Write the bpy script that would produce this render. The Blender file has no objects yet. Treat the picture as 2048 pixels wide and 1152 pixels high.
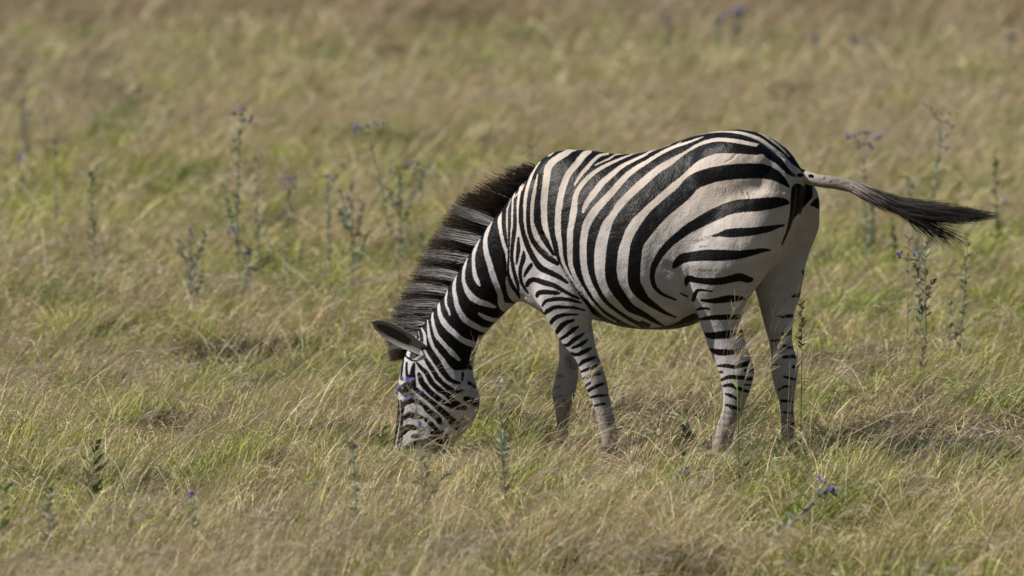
import bpy, bmesh, math
import numpy as np
from mathutils import Vector

rng = np.random.default_rng(7)
scene = bpy.context.scene
R = math.radians

# ------------------------------------------------------------------ camera
CAM_H, PITCH, FOCAL_PX = 3.5, R(6.27), 11907.0
cam_d = bpy.data.cameras.new('camera')
cam = bpy.data.objects.new('camera', cam_d)
scene.collection.objects.link(cam)
cam.location = (0, 0, CAM_H)
cam.rotation_euler = (math.pi / 2 - PITCH, 0, 0)
cam_d.sensor_width = 36
cam_d.lens = 36 * FOCAL_PX / 2048
cam_d.clip_start, cam_d.clip_end = 0.5, 3000
cam_d.dof.use_dof = True
cam_d.dof.focus_distance = 25.12
cam_d.dof.aperture_fstop = cam_d.lens / 1000 / 0.09
scene.camera = cam
scene.render.resolution_x, scene.render.resolution_y = 1024, 576

# ------------------------------------------------------------------ light
SUN_EL, SUN_AZ = R(41), math.atan2(0.0, -1.0)      # direction towards the sun in the ground plane
world = bpy.data.worlds.new('World'); scene.world = world
world.use_nodes = True
wn = world.node_tree
sky = wn.nodes.new('ShaderNodeTexSky'); sky.sky_type = 'NISHITA'; sky.sun_disc = False
sky.sun_elevation = SUN_EL
sky.sun_rotation = math.pi / 2 - SUN_AZ
wn.links.new(sky.outputs[0], wn.nodes['Background'].inputs[0])
wn.nodes['Background'].inputs[1].default_value = 0.038
sun_d = bpy.data.lights.new('sun', 'SUN'); sun_d.energy = 4.9; sun_d.angle = R(0.5); sun_d.color = (1.0, 0.94, 0.86)
sun = bpy.data.objects.new('sun', sun_d); scene.collection.objects.link(sun)
to_sun = Vector((math.cos(SUN_EL) * math.cos(SUN_AZ), math.cos(SUN_EL) * math.sin(SUN_AZ), math.sin(SUN_EL)))
sun.rotation_euler = to_sun.to_track_quat('Z', 'Y').to_euler()
sun.location = to_sun * 60
scene.view_settings.view_transform = 'Standard'; scene.view_settings.look = 'None'
scene.view_settings.exposure = 0.78; scene.view_settings.gamma = 1
scene.cycles.max_bounces = 5; scene.cycles.diffuse_bounces = 3; scene.cycles.glossy_bounces = 2
scene.cycles.transmission_bounces = 2
scene.cycles.use_denoising = True; scene.cycles.use_adaptive_sampling = False

# ------------------------------------------------------------------ measuring helpers
cp, sp = math.cos(PITCH), math.sin(PITCH)
def ray(px, py):
    """direction of a photo pixel, scaled so that its world Y is 1"""
    x, y = (np.asarray(px, float) - 1024) / FOCAL_PX, (576 - np.asarray(py, float)) / FOCAL_PX
    d = np.stack([x, cp + y * sp, -sp + y * cp], -1)
    return d / d[..., 1:2]
CAM = np.array([0, 0, CAM_H])
def at_depth(px, py, Y): return CAM + ray(px, py) * np.asarray(Y, float)[..., None]
def project(P):
    d = P - CAM
    f = d[..., 1] * cp - d[..., 2] * sp
    u = d[..., 1] * sp + d[..., 2] * cp
    return np.stack([1024 + FOCAL_PX * d[..., 0] / f, 576 - FOCAL_PX * u / f], -1)

# value noise
def make_noise(seed, cell):
    g = np.random.default_rng(seed).random((256, 256))
    def f(x, y):
        u, v = np.asarray(x) / cell, np.asarray(y) / cell
        i, j = np.floor(u).astype(int), np.floor(v).astype(int)
        a, b = u - i, v - j
        a, b = a * a * (3 - 2 * a), b * b * (3 - 2 * b)
        i, j = i % 256, j % 256; i1, j1 = (i + 1) % 256, (j + 1) % 256
        return (g[i, j] * (1 - a) + g[i1, j] * a) * (1 - b) + (g[i, j1] * (1 - a) + g[i1, j1] * a) * b
    return f
nz = [make_noise(s, c) for s, c in ((1, 2.3), (2, 0.9), (3, 0.35), (4, 0.16), (5, 1.4), (6, 5.0))]
MUZZLE = (-0.42, 25.36)
def ground_z(x, y):
    z = (nz[0](x, y) - .5) * .05 + (nz[1](x, y) - .5) * .035 + (nz[2](x, y) - .5) * .02
    near = np.exp(-((x - .45) ** 2 / 1.0 + (y - 25.0) ** 2 / .6))
    z = z * (1 - near)
    return z - .055 * np.exp(-((x - MUZZLE[0]) ** 2 + (y - MUZZLE[1]) ** 2) / .12)
def on_ground(px, py):
    d = ray(px, py)
    Y = -CAM_H / d[2]
    for _ in range(4):
        P = CAM + d * Y
        Y += (float(ground_z(P[0], P[1])) - P[2]) / d[2]
    return CAM + d * Y

# ------------------------------------------------------------------ mesh helpers
def raw_mesh(name, V, faces_flat, sizes, col=None, smooth=True):
    me = bpy.data.meshes.new(name)
    me.vertices.add(len(V)); me.vertices.foreach_set('co', np.asarray(V, np.float32).ravel())
    me.loops.add(len(faces_flat)); me.loops.foreach_set('vertex_index', np.asarray(faces_flat, np.int32))
    starts = np.concatenate([[0], np.cumsum(sizes)[:-1]]).astype(np.int32)
    me.polygons.add(len(sizes)); me.polygons.foreach_set('loop_start', starts)
    me.polygons.foreach_set('loop_total', np.asarray(sizes, np.int32))
    if smooth: me.polygons.foreach_set('use_smooth', np.ones(len(sizes), bool))
    if col is not None:
        c = np.ones((len(V), 4), np.float32); c[:, :3] = col
        a = me.attributes.new('Col', 'FLOAT_COLOR', 'POINT'); a.data.foreach_set('color', c.ravel())
    me.update(calc_edges=True)
    return me
def link(name, me, mat=None, parent=None):
    o = bpy.data.objects.new(name, me); scene.collection.objects.link(o)
    if mat is not None: me.materials.append(mat)
    if parent is not None: o.parent = parent
    return o
def tag(o, label=None, cat=None, group=None, kind=None):
    for k, v in (('label', label), ('category', cat), ('group', group), ('kind', kind)):
        if v: o[k] = v
    return o
def empty(name, loc):
    o = bpy.data.objects.new(name, None); scene.collection.objects.link(o); o.location = loc
    o.empty_display_size = .1
    return o

class MB:
    """collects verts / faces / colours for one mesh"""
    def __init__(s): s.V, s.F, s.S, s.C, s.n = [], [], [], [], 0
    def add(s, V, faces, col):
        V = np.asarray(V, float)
        for f in faces: s.F.extend([i + s.n for i in f]); s.S.append(len(f))
        s.V.append(V); s.n += len(V)
        c = np.asarray(col, float)
        s.C.append(np.broadcast_to(c, (len(V), 3)))
    def tube(s, pts, rad, col, k=5):
        pts = np.asarray(pts, float); n = len(pts); rad = np.broadcast_to(np.asarray(rad, float), (n,))
        T = np.gradient(pts, axis=0); T /= np.linalg.norm(T, axis=1)[:, None] + 1e-9
        a = np.cross(T, [0.3, 1, .1]); a /= np.linalg.norm(a, axis=1)[:, None]
        b = np.cross(T, a)
        th = np.arange(k) * 2 * math.pi / k
        V = pts[:, None] + rad[:, None, None] * (np.cos(th)[None, :, None] * a[:, None] + np.sin(th)[None, :, None] * b[:, None])
        F = [(i * k + j, i * k + (j + 1) % k, (i + 1) * k + (j + 1) % k, (i + 1) * k + j) for i in range(n - 1) for j in range(k)]
        F += [tuple(range(k))[::-1], tuple((n - 1) * k + j for j in range(k))]
        s.add(V.reshape(-1, 3), F, np.repeat(col, k, 0) if np.ndim(col) == 2 else col)
    def leaf(s, p, d, length, width, col, droop=.2):
        d = np.asarray(d, float); d /= np.linalg.norm(d)
        w = np.cross(d, rng.normal(size=3)); w /= np.linalg.norm(w)
        dn = np.array([0, 0, -1.0])
        p = np.asarray(p, float)
        m1, m2 = p + d * length * .35 + dn * length * droop * .1, p + d * length * .72 + dn * length * droop * .45
        tip = p + d * length + dn * length * droop
        V = [p, m1 + w * width / 2, m1 - w * width / 2, m2 + w * width * .36, m2 - w * width * .36, tip]
        s.add(V, [(0, 2, 1), (1, 2, 4, 3), (3, 4, 5)], col)
    def build(s, name, mat, parent=None, smooth=True, origin=None):
        V = np.concatenate(s.V)
        if origin is not None: V = V - np.asarray(origin)
        return link(name, raw_mesh(name, V, s.F, s.S, np.concatenate(s.C), smooth), mat, parent)

# ------------------------------------------------------------------ materials
def new_mat(name):
    m = bpy.data.materials.new(name); m.use_nodes = True
    nt = m.node_tree; b = nt.nodes['Principled BSDF']
    return m, nt, b
def leafy_mat(name, trans=.35, rough=.6, spec=.25):
    m, nt, b = new_mat(name)
    a = nt.nodes.new('ShaderNodeAttribute'); a.attribute_name = 'Col'
    nt.links.new(a.outputs['Color'], b.inputs['Base Color'])
    b.inputs['Roughness'].default_value = rough; b.inputs['Specular IOR Level'].default_value = spec
    t = nt.nodes.new('ShaderNodeBsdfTranslucent'); nt.links.new(a.outputs['Color'], t.inputs['Color'])
    mx = nt.nodes.new('ShaderNodeMixShader'); mx.inputs[0].default_value = trans
    nt.links.new(b.outputs[0], mx.inputs[1]); nt.links.new(t.outputs[0], mx.inputs[2])
    nt.links.new(mx.outputs[0], nt.nodes['Material Output'].inputs[0])
    return m
M_GRASS = leafy_mat('grass_blades', .22, .45, .35)
M_PLANT = leafy_mat('plant_leaves', .25, .6, .2)
M_PETAL = leafy_mat('petals', .35, .7, .1)
M_HAIR = leafy_mat('hair', .05, .6, .1)
M_HAIR_T = leafy_mat('tail_hair', .05, .55, .1)

m, nt, b = new_mat('soil'); M_SOIL = m
tc = nt.nodes.new('ShaderNodeTexCoord')
n1 = nt.nodes.new('ShaderNodeTexNoise'); n1.inputs['Scale'].default_value = 3.0; n1.inputs['Detail'].default_value = 8
nt.links.new(tc.outputs['Object'], n1.inputs['Vector'])
cr = nt.nodes.new('ShaderNodeValToRGB')
cr.color_ramp.elements[0].position = .3; cr.color_ramp.elements[0].color = (.085, .062, .032, 1)
cr.color_ramp.elements[1].position = .7; cr.color_ramp.elements[1].color = (.16, .125, .058, 1)
nt.links.new(n1.outputs[0], cr.inputs[0]); nt.links.new(cr.outputs[0], b.inputs['Base Color'])
b.inputs['Roughness'].default_value = .95; b.inputs['Specular IOR Level'].default_value = .1

# ------------------------------------------------------------------ ground: one sheet to the horizon, finer where the photo looks
def axis(a, b_, step, far):
    mid = np.arange(a, b_ + step / 2, step)
    lo = a - np.geomspace(step * 2, far, 14)[::-1]; hi = b_ + np.geomspace(step * 2, far, 14)
    return np.concatenate([lo, mid, hi])
gx, gy = axis(-9, 9, .12, 1500), axis(17, 62, .14, 1800)
X, Y = np.meshgrid(gx, gy)
Z = ground_z(X, Y)
inside = (np.abs(X) < 9.2) & (Y > 16.8) & (Y < 62.2)
Z = np.where(inside, Z, 0)
nx, ny = len(gx), len(gy)
i, j = np.meshgrid(np.arange(nx - 1), np.arange(ny - 1))
i0 = (j * nx + i).ravel()
F = np.stack([i0, i0 + 1, i0 + nx + 1, i0 + nx], 1)
g = link('ground', raw_mesh('ground', np.stack([X.ravel(), Y.ravel(), Z.ravel()], 1), F.ravel(), np.full(len(F), 4)), M_SOIL)
tag(g, kind='structure')

# ------------------------------------------------------------------ ZEBRA
PSI = R(20)
HEAD = np.array([-math.cos(PSI), math.sin(PSI), 0.0])      # where the body points
LAT = np.array([-math.sin(PSI), -math.cos(PSI), 0.0])      # towards the side the camera sees
P0 = at_depth(1350, 600, np.array(25.0))
def on_body(px, py, off=0.0):
    """photo pixel -> point on the plane parallel to the animal's midplane, off metres to its near side"""
    d = ray(px, py)
    t = ((P0 - CAM) @ LAT + off) / (d @ LAT)
    return CAM + d * np.asarray(t)[..., None]
MPP = 25.1 / FOCAL_PX / cp

loft_bm = bmesh.new()
def loft(rings, closed_ends=True):
    """rings: list of (n,3) arrays"""
    n = len(rings[0]); vs = []
    for r in rings: vs.append([loft_bm.verts.new(p) for p in r])
    fs = []
    for a, b_ in zip(vs[:-1], vs[1:]):
        for k in range(n):
            fs.append(loft_bm.faces.new((a[k], a[(k + 1) % n], b_[(k + 1) % n], b_[k])))
    for ring, flip in ((vs[0], True), (vs[-1], False)):
        c = loft_bm.verts.new(np.mean([v.co[:] for v in ring], 0))
        for k in range(n):
            q = (ring[k], ring[(k + 1) % n], c)
            fs.append(loft_bm.faces.new(q[::-1] if flip else q))
    bmesh.ops.recalc_face_normals(loft_bm, faces=fs)
TH = np.arange(40) * 2 * math.pi / 40
def cr_interp(rows, per=4):
    """Catmull-Rom resampling of a table of stations"""
    A = np.asarray(rows, float); n = len(A); out = []
    for k in range(n - 1):
        p0, p1, p2, p3 = A[max(k - 1, 0)], A[k], A[k + 1], A[min(k + 2, n - 1)]
        for q in range(per):
            t = q / per
            out.append(.5 * ((2 * p1) + (-p0 + p2) * t + (2 * p0 - 5 * p1 + 4 * p2 - p3) * t * t + (-p0 + 3 * p1 - 3 * p2 + p3) * t ** 3))
    out.append(A[-1])
    return np.array(out)
def sag_loft(rows, pear=0.0, power=2.0):
    """rows: (top px, py, bottom px, py, half width m, side offset m)"""
    rings = []
    for tx, ty, bx, by, w, off in cr_interp(rows):
        T, B = on_body(tx, ty, off), on_body(bx, by, off)
        c, u = (T + B) / 2, (T - B) / 2
        s_, c_ = np.sin(TH), np.cos(TH)
        e = 2 / power
        su, cu = np.sign(s_) * np.abs(s_) ** e, np.sign(c_) * np.abs(c_) ** e
        rings.append(c + su[:, None] * u + (cu * w * (1 - pear * s_))[:, None] * LAT)
    loft(rings)
def leg_loft(rows):
    """rows: (left px, right px, py, side offset m, half thickness m)"""
    rings = []
    for xl, xr, y, off, w in cr_interp(rows):
        c = on_body((xl + xr) / 2, y, off)
        app = (xr - xl) / 2 * MPP
        a2 = max(app ** 2 - (w * math.sin(PSI)) ** 2, (app * .6) ** 2)
        a = math.sqrt(a2) / math.cos(PSI)
        rings.append(c + np.cos(TH)[:, None] * a * HEAD + np.sin(TH)[:, None] * w * LAT)
    loft(rings)
def ball(px, py, off, rx, rz, rl, ang=0):
    """muscle: ellipsoid with radii along the body, upright and sideways"""
    c = on_body(px, py, off); rings = []
    ca, sa = math.cos(ang), math.sin(ang)
    ax, az = HEAD * ca + np.array([0, 0, 1]) * sa, -HEAD * sa + np.array([0, 0, 1]) * ca
    for ph in np.linspace(-1.45, 1.45, 15):
        rings.append(c + math.sin(ph) * rz * az + math.cos(ph) * (np.cos(TH)[:, None] * rx * ax + np.sin(TH)[:, None] * rl * LAT))
    loft(rings)

# trunk
sag_loft([
 (1028, 440, 1034, 560, .08, 0), (1042, 385, 1052, 600, .13, 0), (1068, 338, 1080, 622, .16, 0), (1100, 304, 1108, 636, .185, 0),
 (1140, 297, 1148, 640, .215, 0), (1195, 302, 1200, 640, .25, 0), (1250, 309, 1255, 654, .285, 0), (1305, 300, 1308, 659, .30, 0),
 (1360, 279, 1362, 656, .285, 0), (1415, 264, 1416, 636, .265, 0), (1465, 257, 1465, 600, .25, 0), (1515, 263, 1512, 565, .235, 0),
 (1552, 283, 1545, 530, .20, 0), (1582, 310, 1572, 490, .15, 0), (1601, 338, 1592, 450, .09, 0), (1608, 356, 1603, 410, .04, 0)], pear=.16)
# neck and head
sag_loft([
 (1095, 330, 1110, 628, .16, 0), (1062, 350, 1078, 618, .145, 0), (1030, 386, 1050, 606, .125, 0), (1003, 419, 1033, 606, .112, .0), (978, 452, 1014, 622, .10, .0),
 (950, 491, 996, 640, .095, 0), (925, 526, 980, 656, .088, 0), (904, 558, 966, 673, .082, .0), (880, 600, 954, 696, .08, .01),
 (858, 632, 947, 720, .08, .01), (838, 658, 944, 747, .082, .01), (820, 690, 950, 770, .088, .015), (806, 720, 957, 790, .092, .015),
 (800, 750, 958, 812, .088, .015), (797, 780, 951, 834, .08, .015), (796, 805, 941, 850, .072, .015), (794, 830, 929, 864, .065, .015), (791, 855, 916, 878, .06, .015),
 (788, 880, 903, 892, .058, .015), (787, 900, 891, 905, .058, .015), (791, 915, 878, 916, .055, .015), (803, 926, 862, 926, .04, .015)], pear=.12)
ball(922, 785, .036, .048, .075, .05, .4)                       # cheek
ball(925, 785, -.02, .05, .075, .055, .4)
ball(812, 778, .068, .035, .03, .028); ball(812, 778, -.035, .035, .03, .028)     # brow over the eye
ball(815, 898, .055, .04, .03, .022); ball(815, 898, -.02, .04, .03, .022)        # nostril
# shoulders
for s_ in (1, -1):
    ball(1095, 470, s_ * .10, .13, .26, .085, -.15)
    ball(1118, 570, s_ * .115, .115, .13, .075, .2)
    ball(1470, 350, s_ * .13, .20, .17, .12, 0)                  # haunch
    ball(1545, 400, s_ * .115, .10, .19, .105, .1)               # buttock
    ball(1290, 520, s_ * .14, .28, .20, .155, 0)                 # barrel
ball(1385, 520, .175, .085, .10, .095); ball(1390, 520, -.15, .09, .10, .09)        # stifle
# near hind leg
leg_loft([(1440, 1592, 380, .13, .11), (1415, 1586, 420, .145, .12), (1385, 1577, 458, .16, .12), (1362, 1562, 492, .17, .12), (1350, 1543, 526, .175, .115), (1362, 1527, 553, .17, .105),
 (1371, 1508, 579, .163, .095), (1384, 1493, 603, .155, .082), (1396, 1482, 630, .145, .07), (1401, 1482, 650, .143, .062), (1409, 1487, 670, .14, .056),
 (1415, 1492, 690, .14, .052), (1425, 1500, 713, .14, .049), (1435, 1508, 735, .14, .047), (1440, 1507, 752, .14, .045), (1443, 1503, 768, .14, .042), (1446, 1498, 785, .14, .038),
 (1446, 1490, 808, .14, .033), (1442, 1483, 830, .14, .031), (1435, 1474, 850, .14, .031), (1430, 1466, 870, .14, .034), (1426, 1461, 888, .14, .036), (1423, 1457, 906, .14, .034), (1418, 1455, 922, .14, .036), (1412, 1456, 940, .14, .044)])
# far hind leg
leg_loft([(1478, 1618, 352, -.12, .10), (1480, 1636, 390, -.13, .11), (1482, 1639, 420, -.14, .12), (1486, 1636, 458, -.145, .12), (1490, 1622, 497, -.145, .115), (1495, 1613, 525, -.145, .105), (1503, 1607, 560, -.145, .095),
 (1514, 1600, 594, -.143, .082), (1521, 1591, 618, -.143, .07), (1530, 1586, 655, -.14, .06), (1538, 1585, 684, -.14, .054), (1542, 1590, 706, -.14, .05), (1542, 1597, 724, -.14, .048), (1541, 1597, 738, -.14, .046),
 (1545, 1594, 758, -.14, .042), (1551, 1591, 781, -.14, .038), (1558, 1588, 803, -.14, .033), (1561, 1588, 826, -.14, .031), (1562, 1590, 848, -.14, .032), (1561, 1591, 870, -.14, .036), (1558, 1588, 888, -.14, .034), (1552, 1588, 905, -.14, .04), (1548, 1589, 918, -.14, .045)])
# near fore leg
leg_loft([(1072, 1172, 520, .11, .085), (1072, 1182, 560, .125, .09), (1076, 1186, 595, .135, .085), (1086, 1187, 622, .137, .075), (1097, 1185, 644, .135, .065), (1109, 1186, 664, .13, .057), (1127, 1191, 690, .127, .05), (1142, 1196, 708, .125, .046),
 (1156, 1203, 728, .125, .043), (1162, 1210, 748, .125, .043), (1169, 1215, 768, .125, .044), (1177, 1218, 788, .125, .042), (1185, 1222, 806, .125, .037), (1192, 1227, 828, .125, .033), (1197, 1233, 852, .125, .033), (1202, 1236, 874, .125, .036), (1205, 1233, 890, .125, .036), (1207, 1230, 904, .125, .032), (1203, 1233, 917, .125, .038), (1199, 1237, 930, .125, .045)])
# far fore leg
leg_loft([(1080, 1190, 540, -.11, .085), (1092, 1190, 590, -.13, .08), (1104, 1182, 630, -.13, .065), (1115, 1172, 668, -.13, .055), (1118, 1162, 700, -.13, .05), (1117, 1158, 725, -.13, .046), (1111, 1157, 750, -.13, .045), (1106, 1154, 772, -.13, .046), (1104, 1150, 792, -.13, .045),
 (1108, 1145, 812, -.13, .038), (1112, 1140, 832, -.13, .034), (1113, 1137, 855, -.13, .033), (1110, 1135, 872, -.13, .036), (1109, 1130, 888, -.13, .034), (1105, 1131, 900, -.13, .038), (1101, 1134, 913, -.13, .045)])
# tail bone
rings = []
tp = cr_interp([(1575, 335, 13, 0), (1600, 351, 13.5, 0), (1638, 361, 12, 0), (1685, 368, 12.5, 0), (1732, 384, 13, 0), (1771, 403, 12, 0), (1805, 418, 6, 0)])
tc_ = np.array([on_body(a, b_, 0) for a, b_, _, _ in tp]); tt = np.gradient(tc_, axis=0); tt /= np.linalg.norm(tt, axis=1)[:, None]
for c, d, r_ in zip(tc_, tt, tp[:, 2] * MPP):
    rings.append(c + np.cos(TH)[:, None] * r_ * np.cross(d, LAT) + np.sin(TH)[:, None] * r_ * LAT)
loft(rings)

tmp_me = bpy.data.meshes.new('zebra_loft'); loft_bm.to_mesh(tmp_me); loft_bm.free()
tmp = bpy.data.objects.new('zebra_loft', tmp_me); scene.collection.objects.link(tmp)
md = tmp.modifiers.new('r', 'REMESH'); md.mode = 'VOXEL'; md.voxel_size = .0046; md.use_smooth_shade = True
md = tmp.modifiers.new('s', 'SMOOTH'); md.factor = .5; md.iterations = 14
dg = bpy.context.evaluated_depsgraph_get()
body_me = bpy.data.meshes.new_from_object(tmp.evaluated_get(dg))
bpy.data.objects.remove(tmp); bpy.data.meshes.remove(tmp_me)
nV = len(body_me.vertices)
BV = np.empty(nV * 3, np.float32); body_me.vertices.foreach_get('co', BV); BV = BV.reshape(-1, 3).astype(float)
ev = np.empty(len(body_me.edges) * 2, np.int32); body_me.edges.foreach_get('vertices', ev); ev = ev.reshape(-1, 2)
deg = np.bincount(ev.ravel(), minlength=nV)[:, None].astype(float)
wt = np.clip((BV[:, 2] - .66) / .16, 0, 1)[:, None] * (project(BV)[:, 0:1] < 1570) * np.clip((project(BV)[:, 0:1] - 1030) / 60, 0, 1) * .5
pj = project(BV)
wt *= 1 - np.clip((pj[:, 0:1] - 1310) / 50, 0, 1) * np.clip((pj[:, 1:2] - 480) / 60, 0, 1)
for _ in range(90):
    acc = np.stack([np.bincount(ev[:, 0], BV[ev[:, 1], q], nV) + np.bincount(ev[:, 1], BV[ev[:, 0], q], nV) for q in range(3)], 1) / deg
    BV += (acc - BV) * wt
BN = np.empty(nV * 3, np.float32); body_me.vertices.foreach_get('normal', BN); BN = BN.reshape(-1, 3).astype(float)

# --- the coat: stripes, and the rump cleft's black skin with painted shade, traced once as strokes, each (x, y, full width), in six-times enlarged windows of the side view
WIN = dict(A=(1000, 250), B=(1300, 250), C=(1000, 420), D=(1300, 420), E=(1060, 580), F=(1360, 580), G=(780, 440), H=(740, 610), I=(740, 770), J=(1060, 750), K=(1360, 750), L=(1560, 280))
def pts(spec):
    """'A 10,20,30 40,50,60 C 1,2,3' -> photo px rows"""
    out, w = [], None
    for tok in spec.split():
        if tok in WIN: w = WIN[tok]; continue
        v = [float(q) for q in tok.split(',')]
        if w is None: out.append(v)
        else: out.append([w[0] + v[0] / 6.4, w[1] + v[1] / 6.4] + [q / 6.4 for q in v[2:]])
    return np.array(out)
POLY = ['''1045,380 1062,335 1090,300 1115,288 1200,292 1260,300 1310,290 1370,265 1430,250 1480,245 1540,255 1590,290 1625,335
 B 1850,655 1780,610 1720,540 1640,450 1540,390 1440,330 1390,285 1250,240 1100,205 900,185 780,200 650,245 550,300 450,365 350,425 220,510 100,590 0,670
 A 1780,790 1650,910 1530,1030 C 1480,40 1360,190 1300,350 1270,500 1265,650 1275,800 1310,930 1370,1050 1440,1150 E 1220,265 1400,375 1550,440 1500,540 1250,520 1000,440 800,310 740,220 640,90
 C 985,1043 850,850 720,650 650,560 540,400 480,290 470,60 20,60 -10,30''',
 '''1070,340 1050,345 1015,385 985,430 955,465 925,508 900,550 870,600 840,640 H 610,300 650,450 640,560 690,640 760,660 830,700 900,790 1000,800 1100,840 1250,820 1330,640 1400,560 1500,400 1700,180 1850,40
 G 1640,1060 1560,1010 1510,930 1490,820 1495,700 1500,560 1485,420 1455,300 1420,150 1400,0 1440,-100''']
WHITE = '''A 510,470,26 440,570,38 390,680,42 340,850,50 320,1000,50 315,1150,45 C 320,0,42 320,100,44
A 690,352,14 640,385,26 605,408,8
A 482,630,22 440,850,50 415,1000,52 C 412,0,55 408,100,58
A 985,306,40 900,325,70 830,370,85 700,450,92 620,540,100 600,650,98 580,800,95 565,950,95 C 562,0,88 570,150,85 600,300,68 650,450,46 690,570,28 760,700,22 850,830,18 950,960,18 1050,1080,26
A 1160,340,42 1080,378,86 980,500,90 880,620,86 820,750,90 780,900,90 755,1050,90 C 748,0,85 740,150,85 745,300,82 770,450,62 790,600,52 840,750,46 920,880,38 1010,1010,32 1080,1110,30
A 1380,368,34 1280,390,46 1200,450,50 1120,540,56 1050,620,56 1000,690,48 955,765,34
A 1600,364,18 1480,380,26 1400,430,30 1310,470,30 1215,515,22
A 1765,353,12 1650,390,25 1500,450,40 1350,520,50 1230,590,56 1130,670,66 1050,760,70 990,850,70 960,950,76 950,1050,90 C 945,0,98 925,130,88 900,250,85 895,400,85 895,550,78 905,700,65 950,830,58 1010,950,58 1090,1080,56 E 760,130,48 850,230,44 960,330,36 1100,410,26
B 262,254,12 130,290,26 0,340,30 A 1850,385,40 1700,455,46 1550,535,60 1430,635,76 1310,740,86 1220,850,90 1130,970,80 1080,1060,60 1062,1115,36
A 1930,300,12 1800,325,14 1660,356,14
A 1140,318,10 1240,328,16
B 682,150,12 600,182,30 450,235,38 320,275,46 150,355,50 0,445,52 A 1900,460,56 1750,550,70 1600,670,82 1450,840,92 1330,970,100 1230,1080,110 C 1130,140,110 1085,280,100 1065,450,96 1065,600,96 1080,750,90 1120,900,90 1180,1020,84 1250,1140,76 E 870,120,74 960,220,74 1100,320,66 1250,410,48 1400,480,26
B 400,212,12 330,265,26
B 1390,270,66 1250,240,66 1100,205,60 900,185,55 780,200,55 650,245,60 550,300,60 450,365,62 350,425,82 220,510,110 100,590,122 0,670,130 A 1780,790,126 1650,910,120 1530,1030,116 C 1480,40,120 1360,190,115 1300,350,112 1270,500,120 1265,650,126 1275,800,120 1310,930,116 1370,1050,112 1440,1150,104 E 1220,265,90 1400,375,70
B 0,292,10 300,205,10 600,130,12 800,92,24 1000,85,32 1200,110,44 1400,180,54 1550,290,60 1700,410,66 1800,530,80 1900,610,100
B 1100,45,14 1350,82,22 1500,160,30 1650,270,34 1780,400,30
G 1440,-100,24 1400,0,50 1420,150,56 1455,300,56 1485,420,36 1500,560,22 1495,700,20 1490,820,22 1510,930,26 1560,1010,34 1640,1050,44
A 140,940,14 105,1050,24 C 92,0,26 93,100,26
A 205,835,14 165,950,28 C 158,0,30 152,100,30
A 335,670,18 280,750,36 250,870,40 230,1000,40 C 225,0,36 232,100,40
G 1312,16,18 1270,90,42 1230,200,56 1220,320,66 1240,450,76 1280,580,80 1320,720,82 1370,850,80 1410,960,74 1430,1080,100 1490,1120,130 1560,1110,90
G 1152,245,18 1100,350,44 1070,450,50 1070,580,50 1085,700,60 1120,790,58 1150,840,30
G 992,490,18 960,580,40 940,680,46 945,800,52 980,890,72 1040,980,90 1130,1040,84 1250,1080,72 1340,1112,46
G 852,708,18 825,800,44 820,900,56 840,1010,62 H 1110,0,66 1150,90,76 1220,190,82 1330,260,80 1430,310,72 1530,325,76 1620,300,60
H 1395,110,40 1480,160,60 1570,190,60 1660,190,50
G 737,895,18 715,1000,36 H 975,0,32 1000,60,42 1022,125,24
G 632,1055,18 H 880,0,40 890,100,56 930,200,76 1000,290,82 1080,360,76 1170,440,76 1280,490,84 1420,530,96
H 802,75,22 800,180,40 820,290,52 860,400,62 920,470,62 980,540,62 1060,620,72 1140,700,44
H 737,195,22 745,300,36 765,420,50 800,520,50 850,600,52 920,690,62 990,800,72 1080,880,70
H 650,285,26 690,370,50 700,460,50 720,540,24
H 700,590,40 740,670,46 800,770,50'''
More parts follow.
